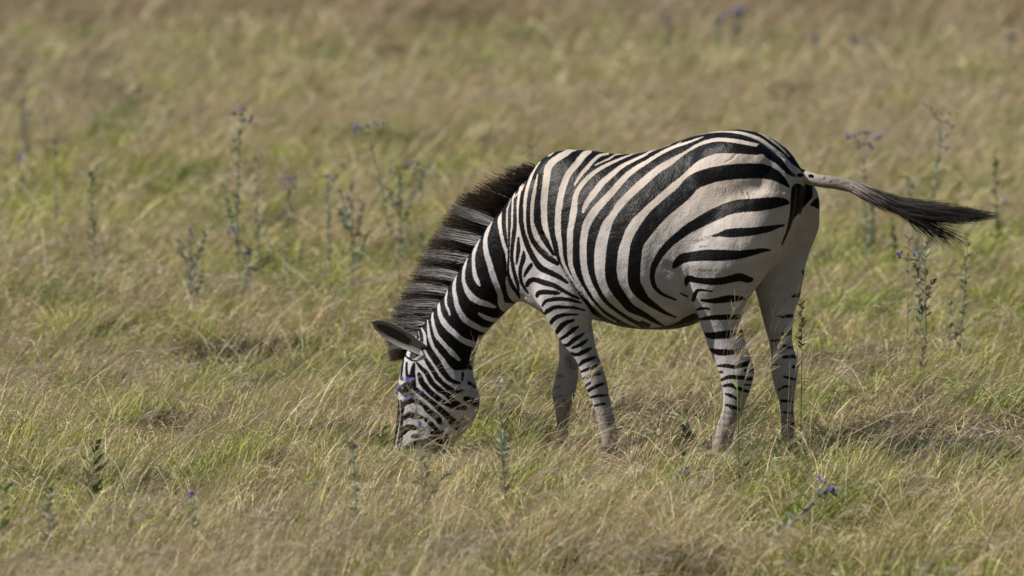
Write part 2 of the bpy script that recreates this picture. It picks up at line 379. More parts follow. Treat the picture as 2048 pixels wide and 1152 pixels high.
BLACK = '''C 270,0,54 270,150,50 300,300,50 350,450,56 400,560,60 450,650,62 520,740,70 640,800,60 760,860,48 860,930,26
C 360,0,38 365,200,44 400,350,50 460,450,56 560,560,68 660,640,60 740,690,36
C 480,0,80 480,150,80 520,270,62 590,400,50 650,500,26 700,580,10
C 52,0,48 50,200,44 70,350,34 92,480,8
C 122,0,34 120,200,28 115,400,15 108,600,14 105,800,24 150,950,40 220,1060,40 250,1120,18
C 192,0,34 190,200,40 180,300,44 160,450,36 150,600,34 165,720,38 190,830,38 220,930,38 240,1030,16
C 235,355,14 235,480,40 225,580,34 210,690,12
C 302,535,16 300,620,54 265,740,38 260,850,38 290,960,28 360,1060,16
C 400,705,40 345,780,40 312,850,14
C 345,965,40 380,910,52 450,893,52 560,930,60 700,970,50 820,1040,38 940,1100,28 1010,1130,16
C 475,1100,36 500,1060,50 600,1050,50 700,1060,42 E 380,45,18
E 160,205,16 200,145,34 300,120,42 420,115,42 540,135,30 650,165,12
E 180,315,26 230,268,44 320,222,40 440,220,30 560,225,24 700,260,10
E 262,425,36 320,362,46 400,325,40 500,315,24 620,315,10
E 340,545,40 400,465,56 480,412,46 560,385,16
E 395,628,26 480,570,40 560,505,42 622,468,12
E 440,708,26 490,700,40 560,640,46 640,590,30 692,552,10
E 540,742,16 620,712,36 690,670,32 742,632,8
E 510,812,30 600,828,36 690,790,46 775,748,26
E 630,965,20 680,918,40 750,890,42 830,860,22
E 640,1055,20 740,1012,25 850,980,42 920,955,28
E 690,1135,28 780,1100,36 870,1070,42 900,1060,20
J 700,152,20 765,102,24
J 740,205,30 830,152,36 935,112,26
J 770,292,16 850,270,24 985,258,22
J 810,402,12 880,380,18 960,368,18
~J 860,512,14 960,500,22
~J 935,880,10 1010,902,12 1085,888,10
J 940,925,10 1000,945,12 1075,930,10
~J 905,560,30 910,630,30 950,740,30
B 1430,340,50 1350,330,92 1200,310,110 1000,290,130 850,290,140 700,330,150 560,400,152 430,500,164 330,590,174 200,680,190 60,800,190 A 1850,920,190 1720,1040,190 C 1620,60,182 1530,200,176 1480,350,160 1440,500,142 1425,650,140 1418,780,140 1440,920,140 1495,1030,130 1575,1140,112 E 1290,230,100 1450,310,68 1600,400,42 1715,462,10
B 1420,290,90 1540,392,84 1640,455,84 1720,545,56 1780,612,38 1850,655,14
B 1778,792,14 1700,715,80 1600,645,130 1450,595,172 1200,590,184 900,620,184 700,670,190 550,740,192 430,870,190 300,980,190 170,1090,184 D 60,110,190 C 1850,280,172 1760,430,152 1730,600,150 1715,800,150 1725,950,150 1785,1050,130 E 1476,116,90 1560,180,70 1680,260,44 1760,305,28 1870,348,8
B 1778,1000,10 1700,985,90 1550,1000,140 1400,1020,156 1200,1032,156 1050,1055,150 D 900,25,146 800,70,144 650,150,134 480,248,112 365,335,98 250,430,92 140,560,82 60,700,72 32,800,58 30,880,50 60,980,44 150,1070,30 330,1150,14
~D 390,1060,8 480,1105,16
E 1925,45,8 2010,80,14
D 1715,195,12 1600,220,44 1500,245,70 1300,275,92 1100,290,106 980,300,88 900,312,44 800,335,10
D 1535,515,10 1450,515,42 1300,545,72 1100,575,106 900,580,132 700,580,132 550,595,112 420,620,112 340,685,80 305,735,30
~D 620,775,8 750,777,20 900,760,8
D 460,960,24 490,880,72 600,900,62 750,915,76 900,910,82 1050,880,86 1150,860,92 1250,890,72 1305,890,30
D 555,1150,36 590,1050,38 640,1025,22 800,1042,6
F 275,130,16 380,140,40 480,135,62 600,115,82 720,110,66 815,110,26
F 215,255,16 280,235,24 375,242,10
F 240,378,14 380,355,46 520,350,56 650,345,56 790,345,50
F 300,560,24 400,585,72 520,575,86 650,565,92 780,550,74
F 375,755,14 460,790,62 560,800,72 680,795,52 800,775,60 870,790,60
F 485,972,16 600,970,40 700,985,36 800,960,50 915,925,60
F 835,1030,26 960,1040,40
F 515,1050,20 540,1052,20
K 530,65,24 620,28,40 750,30,42 945,55,36
K 555,140,20 650,130,40 740,170,42 890,218,20
K 820,125,12 910,130,14
K 585,242,16 650,265,34 725,302,24
K 585,382,18 660,405,38 760,442,26
~K 520,550,22 640,552,22
B 1890,830,150 1890,950,168 1860,1080,120 D 1810,100,50 1760,270,24 1690,440,12
E 1450,505,10 1700,495,36 1850,470,70 1980,430,100 F 60,415,100 180,365,120
H 770,600,64 830,700,60 900,800,68 970,900,60 1040,965,46 1142,1003,30
H 690,660,26 740,740,40 800,830,46 860,930,50 940,1010,46 1030,1080,54 1110,1110,50 1190,1095,30
H 600,740,16 650,800,34 720,870,50 790,990,52 880,1080,56 I 980,120,56 1080,220,62 1150,270,72 1225,300,44
H 625,880,30 645,930,54 665,990,62 720,1060,62 I 780,100,60 870,170,56 960,230,50 1060,280,42 1150,285,50
I 580,50,44 680,130,46 780,210,46 870,290,62 960,370,66 1040,440,62 1125,490,44
I 590,200,44 680,250,50 740,320,62 800,370,62 860,420,72 905,490,40
I 715,440,46 790,510,50 850,570,40 890,615,30
I 1025,465,44 1080,530,50 1125,560,36
I 445,235,64 520,210,50 570,208,24
I 440,245,20 420,330,22 412,500,16 408,620,20 405,740,18
I 400,200,16 405,400,17 385,600,17 355,770,16
I 364,200,16 370,400,18 338,600,20 306,770,20
I 350,200,10 345,420,12 312,640,14
I 440,425,36 500,382,74 580,400,64 660,412,36
I 430,615,44 470,552,72 540,545,62 605,562,24
I 535,660,24 585,655,50 632,645,24
I 430,800,20 500,790,84 600,760,94 680,740,72 760,700,62 850,690,62 900,720,62 925,810,56
I 790,612,34 875,615,34
I 935,600,34 980,680,52 1015,790,46
I 735,830,80 820,805,60 865,880,60
I 400,880,20 480,860,30
I 1225,175,54 1300,210,82 1395,250,66
H 1265,995,34 1340,1045,30
H 560,760,30 545,880,58 560,1000,52 572,1085,30
H 470,740,18 468,850,24 482,950,28
H 430,690,12 410,800,18 398,950,16
H 430,1075,110 480,1040,110
H 640,320,26 662,430,34 642,540,24 600,640,20
H 560,385,14 600,372,26 615,420,26
H 470,560,14 560,610,14 620,590,12
H 455,650,12 520,700,14 600,712,18 700,660,26
~D 780,340,20 640,380,40 560,420,20
~D 650,470,24 740,460,16
~E 760,880,30 880,900,40
~K 560,480,24 700,500,20
~K 480,640,24 600,650,30
~K 450,800,20 590,800,30
~J 880,620,30 1000,600,40
~I 1190,420,60 1130,620,40
~H 1150,800,60 1270,800,60
H 1230,760,50 1290,810,40
H 1190,870,20 1180,960,16
H 505,900,16 500,960,20
~I 560,130,50 640,200,40
~I 650,560,60 760,560,50
L 240,450,34 275,450,34
L 385,460,34 415,468,30
~L 500,515,12 580,480,24
~L 640,525,14 730,512,30
~L 790,555,14 860,545,22
~L 930,600,12 1080,625,14'''  # the stroke below the tail is black skin plus painted cleft shade
FAR = '''B 1900,820,150 1910,950,168 1870,1080,120 D 1810,100,60 1760,270,34 1690,440,22
B 1970,850,110 1985,930,90
F 1230,330,14 1330,345,20
F 1180,650,20 1320,640,16
F 1330,860,30 1480,850,40
K 1300,330,24 1440,340,34
K 1330,480,20 1450,490,30
K 1330,600,20 1450,620,26
~E 350,1120,16 420,1095,20
~J 300,290,26 400,270,20
~J 430,330,40 480,420,30
~J 420,880,40 450,760,36
F 1440,80,20 1490,70,40 1560,60,62
F 1370,335,34 1500,328,44
F 1310,565,34 1380,555,46 1470,535,62
F 1330,720,30 1470,740,44
F 1160,952,20 1235,955,14
F 1450,985,34 1530,970,44
D 1960,790,30 1990,830,44
L 395,838,8 450,815,74 520,808,160
K 1265,195,16 1330,150,20 1400,150,14
K 1330,20,20 1480,60,20
~E 480,860,76 500,930,92 560,985,66
~J 330,30,16 385,0,16
~J 300,165,18 385,150,24
~J 330,400,16 390,430,20'''
def seg_dist(P, rows):
    S = cr_interp(rows, 5)
    pad = S[:, 2].max() + 14
    lo, hi = S[:, :2].min(0) - pad, S[:, :2].max(0) + pad
    idx = np.nonzero(((P > lo) & (P < hi)).all(1))[0]
    if not len(idx): return idx, None
    q = P[idx]; best = np.full(len(q), -1e3)
    for a, b_ in zip(S[:-1], S[1:]):
        d = b_[:2] - a[:2]; L2 = d @ d + 1e-9
        t = np.clip(((q - a[:2]) @ d) / L2, 0, 1)
        dist = np.hypot(*(q - a[:2] - t[:, None] * d).T)
        best = np.maximum(best, (a[2] + (b_[2] - a[2]) * t) / 2 - dist)
    return idx, best
def poly_dist(P, Q):
    ins = np.zeros(len(P), bool); dist = np.full(len(P), 1e9)
    for a, b_ in zip(Q, np.roll(Q, -1, 0)):
        d = b_ - a
        t = np.clip(((P - a) @ d) / (d @ d + 1e-9), 0, 1)
        dist = np.minimum(dist, np.hypot(*(P - a - t[:, None] * d).T))
        c = ((a[1] > P[:, 1]) != (b_[1] > P[:, 1]))
        with np.errstate(divide='ignore', invalid='ignore'):
            xi = a[0] + (P[:, 1] - a[1]) / (b_[1] - a[1]) * d[0]
        ins ^= c & (P[:, 0] < xi)
    return np.where(ins, dist, -dist)
for line, depth, sig in (('C 540,300 610,410 700,610 860,850 1000,1070 E 650,60 760,200 805,285', .011, 3.2), ('D 230,710 290,735 385,815 445,980 520,1140', .012, 6), ('C 60,600 90,800 150,1000 300,1120', .006, 3),
                         ('C 480,420 580,540 690,600', .004, 2.5), ('C 520,380 620,520 700,590', .004, 2.5), ('E 800,290 790,420 770,500', .006, 4), ('E 560,110 680,170 740,230', .004, 2.5), ('I 1190,100 1230,250 1180,420', .004, 4),
                         ('B 1100,380 1050,430 960,480', .003, 1.6), ('B 1180,860 1220,920', .004, 2), ('B 1250,870 1280,930', .004, 2), ('D 100,930 220,820', .003, 2), ('D 1440,850 1560,680 1680,460', .006, 5), ('H 470,640 600,690 700,650', .004, 2)):
    q_ = pts(line); q_ = np.column_stack([q_, np.zeros(len(q_))])
    lt = (BV - P0) @ LAT
    idx, d = seg_dist(project(BV), q_)
    ok = lt[idx] > -.01
    BV[idx[ok]] -= BN[idx[ok]] * (depth * np.exp(-(d[ok] / sig) ** 2))[:, None]
# low muscle and rib relief
gx3 = np.stack([(BV - P0) @ HEAD, BV[:, 2]], 1)
rel = (nz[3](gx3[:, 0] * 1.6 + 50, gx3[:, 1] * .8) - .5) * .009 + (nz[3](gx3[:, 0] * 4 + 20, gx3[:, 1] * 3) - .5) * .0035
BV += BN * (rel * np.clip((BV[:, 2] - .5) / .2, 0, 1))[:, None]
lat = (BV - P0) @ LAT
own = project(BV)
mir = project(BV - 2 * np.minimum(lat, 0)[:, None] * LAT)
# the far legs and the far buttock keep a pattern of their own
crev = np.interp(own[:, 1], [395, 420, 459, 490, 526, 553, 578, 700], [1625, 1600, 1578, 1565, 1546, 1530, 1509, 1480])
far = (lat < -.035) & (((own[:, 0] > crev) & (own[:, 1] > 372)) | ((own[:, 1] > 612) & (own[:, 0] > 1000) & (own[:, 0] < 1210)))
UV = mir
sdf = np.full(nV, -30.0)
for p in POLY: sdf = np.maximum(sdf, poly_dist(UV, pts(p)[:, :2]))
for line in WHITE.split('\n'):
    idx, d = seg_dist(UV, pts(line))
    if d is not None: sdf[idx] = np.minimum(sdf[idx], -(d - .7))
def faint(line, d): return np.minimum(d, -.25) if line[0] == '~' else d
for line in BLACK.split('\n'):
    idx, d = seg_dist(UV, pts(line.lstrip('~')))
    if d is not None: sdf[idx] = np.maximum(sdf[idx], faint(line, d + 1.1))
sf = np.full(nV, -30.0)
for line in FAR.split('\n'):
    idx, d = seg_dist(own, pts(line.lstrip('~')))
    if d is not None: sf[idx] = np.maximum(sf[idx], faint(line, d + 1))
sdf = np.where(far, sf, sdf)
# colours of the pale coat: cream over the back partly painting warm sun, cooler below for shade, greyer legs with dust, dark skin at the muzzle
h = BV[:, 2]
cream = np.clip((h - .78) / .4, 0, 1)[:, None]
pale = np.array([.37, .358, .375]) * (1 - cream) + np.array([.425, .372, .325]) * cream
shank = np.clip((.46 - h) / .3, 0, 1)[:, None] * np.clip((UV[:, 0:1] - 1000) / 40, 0, 1)
pale = pale * (1 - shank * .75) + np.array([.22, .18, .15]) * shank * .75
muzz = np.clip((own[:, 1:2] - 882) / 22, 0, 1) * (own[:, 0:1] < 960)
pale = pale * (1 - muzz * .8) + np.array([.07, .055, .05]) * muzz * .8
rump = (np.clip((UV[:, 0:1] - 1500) / 90, 0, 1) * np.clip((h[:, None] - .7) / .3, 0, 1))
pale = pale * (1 - rump * .5) + np.array([.42, .37, .33]) * rump * .5
tailm = np.clip((own[:, 0:1] - 1606) / 50, 0, 1) * (h[:, None] > .85)
pale = pale * (1 - tailm * .75) + np.array([.17, .145, .13]) * tailm * .75
a = body_me.attributes.new('stripe', 'FLOAT', 'POINT'); a.data.foreach_set('value', (sdf / 10).astype(np.float32))
c4 = np.ones((nV, 4), np.float32); c4[:, :3] = pale
a = body_me.attributes.new('Col', 'FLOAT_COLOR', 'POINT'); a.data.foreach_set('color', c4.ravel())

glo = np.full(nV, .11)
glo[(BV[:, 2] > .7) & (own[:, 0] > 1565)] = .02
glo[own[:, 0] < 1010] = .07
a = body_me.attributes.new('gloss', 'FLOAT', 'POINT'); a.data.foreach_set('value', glo.astype(np.float32))
m, nt, b = new_mat('zebra_coat'); M_COAT = m
def N(t, **kw):
    n = nt.nodes.new(t)
    for k, v in kw.items(): setattr(n, k, v)
    return n
at = N('ShaderNodeAttribute'); at.attribute_name = 'stripe'
ac = N('ShaderNodeAttribute'); ac.attribute_name = 'Col'
tcn = N('ShaderNodeTexCoord')
def noise(scale, detail=3):
    n = N('ShaderNodeTexNoise'); n.inputs['Scale'].default_value = scale; n.inputs['Detail'].default_value = detail
    nt.links.new(tcn.outputs['Object'], n.inputs['Vector']); return n
ne = noise(120, 2)
m1 = N('ShaderNodeMath', operation='MULTIPLY_ADD'); nt.links.new(ne.outputs[0], m1.inputs[0]); m1.inputs[1].default_value = .3
nt.links.new(at.outputs['Fac'], m1.inputs[2])
m2 = N('ShaderNodeMath', operation='SUBTRACT'); nt.links.new(m1.outputs[0], m2.inputs[0]); m2.inputs[1].default_value = .15
mr = N('ShaderNodeMapRange', interpolation_type='SMOOTHSTEP'); mr.inputs['From Min'].default_value = -.1; mr.inputs['From Max'].default_value = .1
nt.links.new(m2.outputs[0], mr.inputs['Value'])
nd = noise(9, 6); nf = noise(150, 3)
dv = N('ShaderNodeMapRange'); dv.inputs['From Min'].default_value = .3; dv.inputs['From Max'].default_value = .7; dv.inputs['To Min'].default_value = .74; dv.inputs['To Max'].default_value = 1.08
nt.links.new(nd.outputs[0], dv.inputs['Value'])
vm = N('ShaderNodeVectorMath', operation='SCALE'); nt.links.new(ac.outputs['Color'], vm.inputs[0]); nt.links.new(dv.outputs[0], vm.inputs['Scale'])
mx = N('ShaderNodeMix', data_type='RGBA'); nt.links.new(mr.outputs[0], mx.inputs['Factor'])
nt.links.new(vm.outputs[0], mx.inputs['A']); mx.inputs['B'].default_value = (.0035, .0033, .004, 1)
nt.links.new(mx.outputs['Result'], b.inputs['Base Color'])
rg = N('ShaderNodeMapRange'); nt.links.new(mr.outputs[0], rg.inputs['Value']); rg.inputs['To Min'].default_value = .75; rg.inputs['To Max'].default_value = .42
nt.links.new(rg.outputs[0], b.inputs['Roughness'])
ag = N('ShaderNodeAttribute'); ag.attribute_name = 'gloss'; nt.links.new(ag.outputs['Fac'], b.inputs['Specular IOR Level'])
bu = N('ShaderNodeBump'); bu.inputs['Strength'].default_value = .4; bu.inputs['Distance'].default_value = .005
nt.links.new(nf.outputs[0], bu.inputs['Height'])
bu2 = N('ShaderNodeBump'); bu2.inputs['Strength'].default_value = .25; bu2.inputs['Distance'].default_value = .02
nw = noise(28, 4); nt.links.new(nw.outputs[0], bu2.inputs['Height']); nt.links.new(bu.outputs[0], bu2.inputs['Normal'])
nt.links.new(bu2.outputs[0], b.inputs['Normal'])

ZB = np.array([P0[0], P0[1], 0.0])
zebra = empty('zebra', ZB)
tag(zebra, 'black and white striped zebra grazing with its head down in dry grass', 'zebra')
body_me.vertices.foreach_set('co', (BV - ZB).astype(np.float32).ravel())
body_me.polygons.foreach_set('use_smooth', np.ones(len(body_me.polygons), bool)); body_me.update()
body_me.materials.clear(); body_me.name = 'body'
link('body', body_me, M_COAT, zebra)

# hair: tapered ribbons, three segments each
def strands(P, name, mat, col, width):
    """P (N,4,3) spine points, col (N,4,3) -> one mesh"""
    n, k = P.shape[:2]
    T = P[:, -1] - P[:, 0]
    W = np.cross(T, rng.normal(size=(n, 3)) * .3 + LAT + np.array([0, 0, .25])); W /= np.linalg.norm(W, axis=1)[:, None]
    w = width[:, None] * np.linspace(1, .25, k)[None]
    V = np.stack([P + W[:, None] * w[..., None] / 2, P - W[:, None] * w[..., None] / 2], 2).reshape(n, 2 * k, 3)
    base = np.arange(n)[:, None] * 2 * k
    fs = np.concatenate([base + np.array([2 * q, 2 * q + 1, 2 * q + 3, 2 * q + 2]) for q in range(k - 1)], 1)
    return link(name, raw_mesh(name, V.reshape(-1, 3) - ZB, fs.ravel(), np.full(n * (k - 1), 4), np.repeat(col, 2, 1).reshape(-1, 3)), mat, zebra)
mane_pairs = np.array([(1070, 336, 1036, 334), (1048, 362, 1006, 340), (1022, 393, 968, 367), (1005, 418, 942, 386), (991, 437, 918, 406), (978, 454, 900, 430), (964, 474, 884, 460), (948, 496, 866, 487),
 (931, 516, 849, 511), (906, 557, 830, 549), (890, 585, 813, 583), (877, 606, 800, 610), (860, 630, 791, 632), (847, 647, 783, 657), (836, 664, 780, 682), (822, 684, 780, 704), (808, 706, 783, 722)], float)
nH = 9000
u = rng.random(nH) * (len(mane_pairs) - 1); k0 = np.minimum(u.astype(int), len(mane_pairs) - 2); fr = (u - k0)[:, None]
row = mane_pairs[k0] * (1 - fr) + mane_pairs[k0 + 1] * fr
off = np.clip(rng.normal(0, .016, nH), -.03, .03)
ln = np.clip(rng.normal(.92, .12, nH), .5, 1.12)
ln = np.where(u < 3, ln * rng.uniform(.5, 1.1, nH), ln)
crest, tip = row[:, :2] + np.array([10, 6]), row[:, 2:]
tip = crest + (tip - crest) * ln[:, None] + rng.normal(0, 2.4, (nH, 2)) * np.where(u < 3, 2.2, 1)[:, None]
tip = np.where((u < 1.6)[:, None], tip + np.array([6, 3]) + rng.normal(0, 4, (nH, 2)), tip)
ts = np.linspace(0, 1, 4)
Pm = np.empty((nH, 4, 3))
sag = rng.normal(-3, 3, nH)
for q, t in enumerate(ts):
    xy = crest + (tip - crest) * t + np.stack([0 * sag, sag * 4 * t * (1 - t)], 1)
    Pm[:, q] = on_body(xy[:, 0], xy[:, 1], off * (1 + .8 * t))
bands = [(983, 443, 9), (960, 478, 9), (935, 516, 9), (913, 551, 9), (895, 580, 8), (878, 606, 8), (865, 622, 5.5), (855, 640, 5.5), (842, 656, 6), (828, 677, 5)]
wh = np.zeros(nH)
for bx, by, hw in bands:
    d = np.hypot(row[:, 0] + 3 - bx, row[:, 1] + 2 - by) + rng.normal(0, .7, nH)
    wh = np.maximum(wh, np.clip((hw * 1.2 - d) / 3 + .5, 0, 1))
wh *= (u > 4)
stray = (rng.random(nH) < .006) & (u < 3)
cm = np.empty((nH, 4, 3))
gw = np.array([.43, .415, .41]) * rng.uniform(.85, 1.1, (nH, 1))
bk = np.array([.004, .0036, .0036]) * rng.uniform(.7, 1.6, (nH, 1))
tipc = np.array([.020, .013, .009]) * rng.uniform(.6, 1.8, (nH, 1))
for q, (t, f) in enumerate(zip(ts, (1, .95, .62, .04))):
    wq = (wh * f)[:, None]
    cm[:, q] = gw * wq + (bk if t < .6 else tipc) * (1 - wq)
cm[stray] = .35
strands(Pm, 'mane', M_HAIR, cm, rng.uniform(.0022, .004, nH))
# tail hair
nT = 2600
u = rng.random(nT)
pth = cr_interp([(1700, 372), (1732, 383), (1771, 402), (1808, 418)], 8)
ui = u * (len(pth) - 1); k0 = np.minimum(ui.astype(int), len(pth) - 2); fr = (ui - k0)[:, None]
c0 = pth[k0] * (1 - fr) + pth[k0 + 1] * fr
v = np.clip(rng.normal(0, .5, nT), -1, 1)
root = c0 + np.stack([-.45 * v, v], 1) * 11
short = u < .45
tlen = np.where(short, rng.uniform(18, 60, nT), rng.uniform(95, 225, nT))
endx = np.minimum(root[:, 0] + tlen, 1996 - rng.random(nT) ** 1.5 * 70)
wild = (rng.random(nT) < .22) & (v > .1) & ~short
main_y = np.interp(endx, [1700, 1770, 1850, 1920, 1990], [376, 405, 424, 431, 432])
spread = np.interp(endx, [1700, 1770, 1850, 1920, 1990], [12, 19, 27, 20, 7])
endy = main_y + v * spread + rng.normal(0, 2.5, nT)
wx = root[:, 0] + rng.uniform(70, 150, nT)
wy = np.interp(wx, [1760, 1860, 1960], [410, 468, 500]) + rng.normal(0, 13, nT)
endx, endy = np.where(wild, wx, endx), np.where(wild, wy, endy)
Pt = np.empty((nT, 5, 3)); loff = rng.normal(0, .02, nT)
dirx = np.minimum(endx - root[:, 0], 90)
c1 = root + np.stack([dirx * .5, dirx * .22], 1)
for q, t in enumerate(np.linspace(0, 1, 5)):
    xy = root * (1 - t) ** 2 + c1 * (2 * t * (1 - t)) + np.stack([endx, endy], 1) * t * t
    Pt[:, q] = on_body(xy[:, 0], xy[:, 1], loff * (.5 + t))
ct = np.empty((nT, 5, 3))
gb = np.clip((1 - u) * 1.2 - .25, 0, 1)[:, None] * (.6 + .8 * rng.random((nT, 1)))
for q, t in enumerate(np.linspace(0, 1, 5)):
    gq = np.clip(gb * (1 - t * .9) + np.where(short & (u < .3), .3, 0)[:, None], 0, 1)
    ct[:, q] = np.array([.19, .165, .15]) * gq + np.array([.006, .005, .005]) * (1 - gq)
strands(Pt, 'tail_hair', M_HAIR_T, ct, np.where(wild, .0042, 1) * np.where(wild, 1, rng.uniform(.0018, .0034, nT)))

# ear: a cupped leaf, open towards the front
M_EAR = leafy_mat('ear_skin', .1, .75, .1)
def ear(base, tip_, width, off, spread, roll):
    mbx = MB(); nU, nVv = 17, 13
    B_, T_ = on_body(*base, off), on_body(*tip_, off + spread)
    ax = T_ - B_; Ln = np.linalg.norm(ax); ax /= Ln
    side = np.cross(ax, LAT); side /= np.linalg.norm(side)
    front = np.cross(side, ax)
    side, front = side * math.cos(roll) + front * math.sin(roll), front * math.cos(roll) - side * math.sin(roll)
    V, C = [], []
    for layer in (0, 1):
        for iu in range(nU):
            t = iu / (nU - 1)
            wd = width * np.interp(t, [0, .15, .4, .65, .85, .95, 1], [.62, .72, .98, 1, .72, .42, .05])
            cup = .5 * np.interp(t, [0, .3, 1], [1.25, .9, .35])
            for iv in range(nVv):
                s_ = (iv / (nVv - 1) - .5) * 2
                p = B_ + ax * Ln * t + side * wd * s_ - front * (wd * cup * (1 - s_ * s_)) + front * .004 * layer
                V.append(p)
                rim = abs(s_) > .8
                if layer == 1: C.append((.27, .25, .24) if rim else ((.05, .044, .042) if (abs(s_ + .1) < .5 - .3 * abs(t - .6) and .3 < t < .9) else (.21, .19, .18)))
                else:
                    C.append((.02, .018, .018) if (.7 < t < .93 or .22 < t < .3) else (.33, .31, .295))
    q = nU * nVv; fs = []
    for layer in (0, 1):
        for iu in range(nU - 1):
            for iv in range(nVv - 1):
                a0 = layer * q + iu * nVv + iv
                f = (a0, a0 + 1, a0 + nVv + 1, a0 + nVv); fs.append(f if layer else f[::-1])
    edge = [iu * nVv for iu in range(nU)] + [(nU - 1) * nVv + iv for iv in range(1, nVv)] + [iu * nVv + nVv - 1 for iu in range(nU - 2, -1, -1)]
    for a0, b0 in zip(edge[:-1], edge[1:]): fs.append((a0, b0, b0 + q, a0 + q))
    mbx.add(V, fs, np.array(C))
    return mbx.build('ear', M_EAR, zebra, origin=ZB)
ear((850, 702), (745, 643), .044, .088, .03, .25)
ear((850, 680), (800, 612), .042, -.05, -.03, -.4)

# eyes and hooves
m, nt2, b2 = new_mat('eye_gloss'); M_EYE = m
b2.inputs['Base Color'].default_value = (.012, .008, .006, 1); b2.inputs['Roughness'].default_value = .12
m, nt2, b2 = new_mat('hoof_horn'); M_HOOF = m
nn = nt2.nodes.new('ShaderNodeTexNoise'); nn.inputs['Scale'].default_value = 40
rr = nt2.nodes.new('ShaderNodeValToRGB'); rr.color_ramp.elements[0].color = (.035, .03, .027, 1); rr.color_ramp.elements[1].color = (.09, .078, .07, 1)
nt2.links.new(nn.outputs[0], rr.inputs[0]); nt2.links.new(rr.outputs[0], b2.inputs['Base Color']); b2.inputs['Roughness'].default_value = .6
for off in (.088, -.058):
    bm = bmesh.new(); bmesh.ops.create_uvsphere(bm, u_segments=20, v_segments=14, radius=.019)
    for v_ in bm.verts: v_.co += Vector(on_body(809, 780, off) - ZB)
    me = bpy.data.meshes.new('eye'); bm.to_mesh(me); bm.free()
    me.polygons.foreach_set('use_smooth', np.ones(len(me.polygons), bool)); link('eye', me, M_EYE, zebra)
for px, py, off in ((1436, 930, .14), (1568, 910, -.14), (1218, 921, .125), (1117, 906, -.13)):
    c = on_body(px, py, off); zf = float(ground_z(c[0], c[1])); mbx = MB()
    k = 18; th = np.arange(k) * 2 * math.pi / k; V = []
    for zz, r_, fw in ((zf + .075, .034, 0), (zf + .06, .041, .004), (zf + .03, .048, .012), (zf + .002, .055, .022)):
        ring_ = np.array([c[0], c[1], zz]) + (np.cos(th) * r_ + fw)[:, None] * HEAD + (np.sin(th) * r_ * .92)[:, None] * LAT
        V.append(ring_)
    fs = [(a0 * k + j, a0 * k + (j + 1) % k, (a0 + 1) * k + (j + 1) % k, (a0 + 1) * k + j) for a0 in range(3) for j in range(k)]
    fs += [tuple(range(k)), tuple(3 * k + j for j in range(k))[::-1]]
    mbx.add(np.concatenate(V), fs, (1, 1, 1)); mbx.build('hoof', M_HOOF, zebra, origin=ZB)

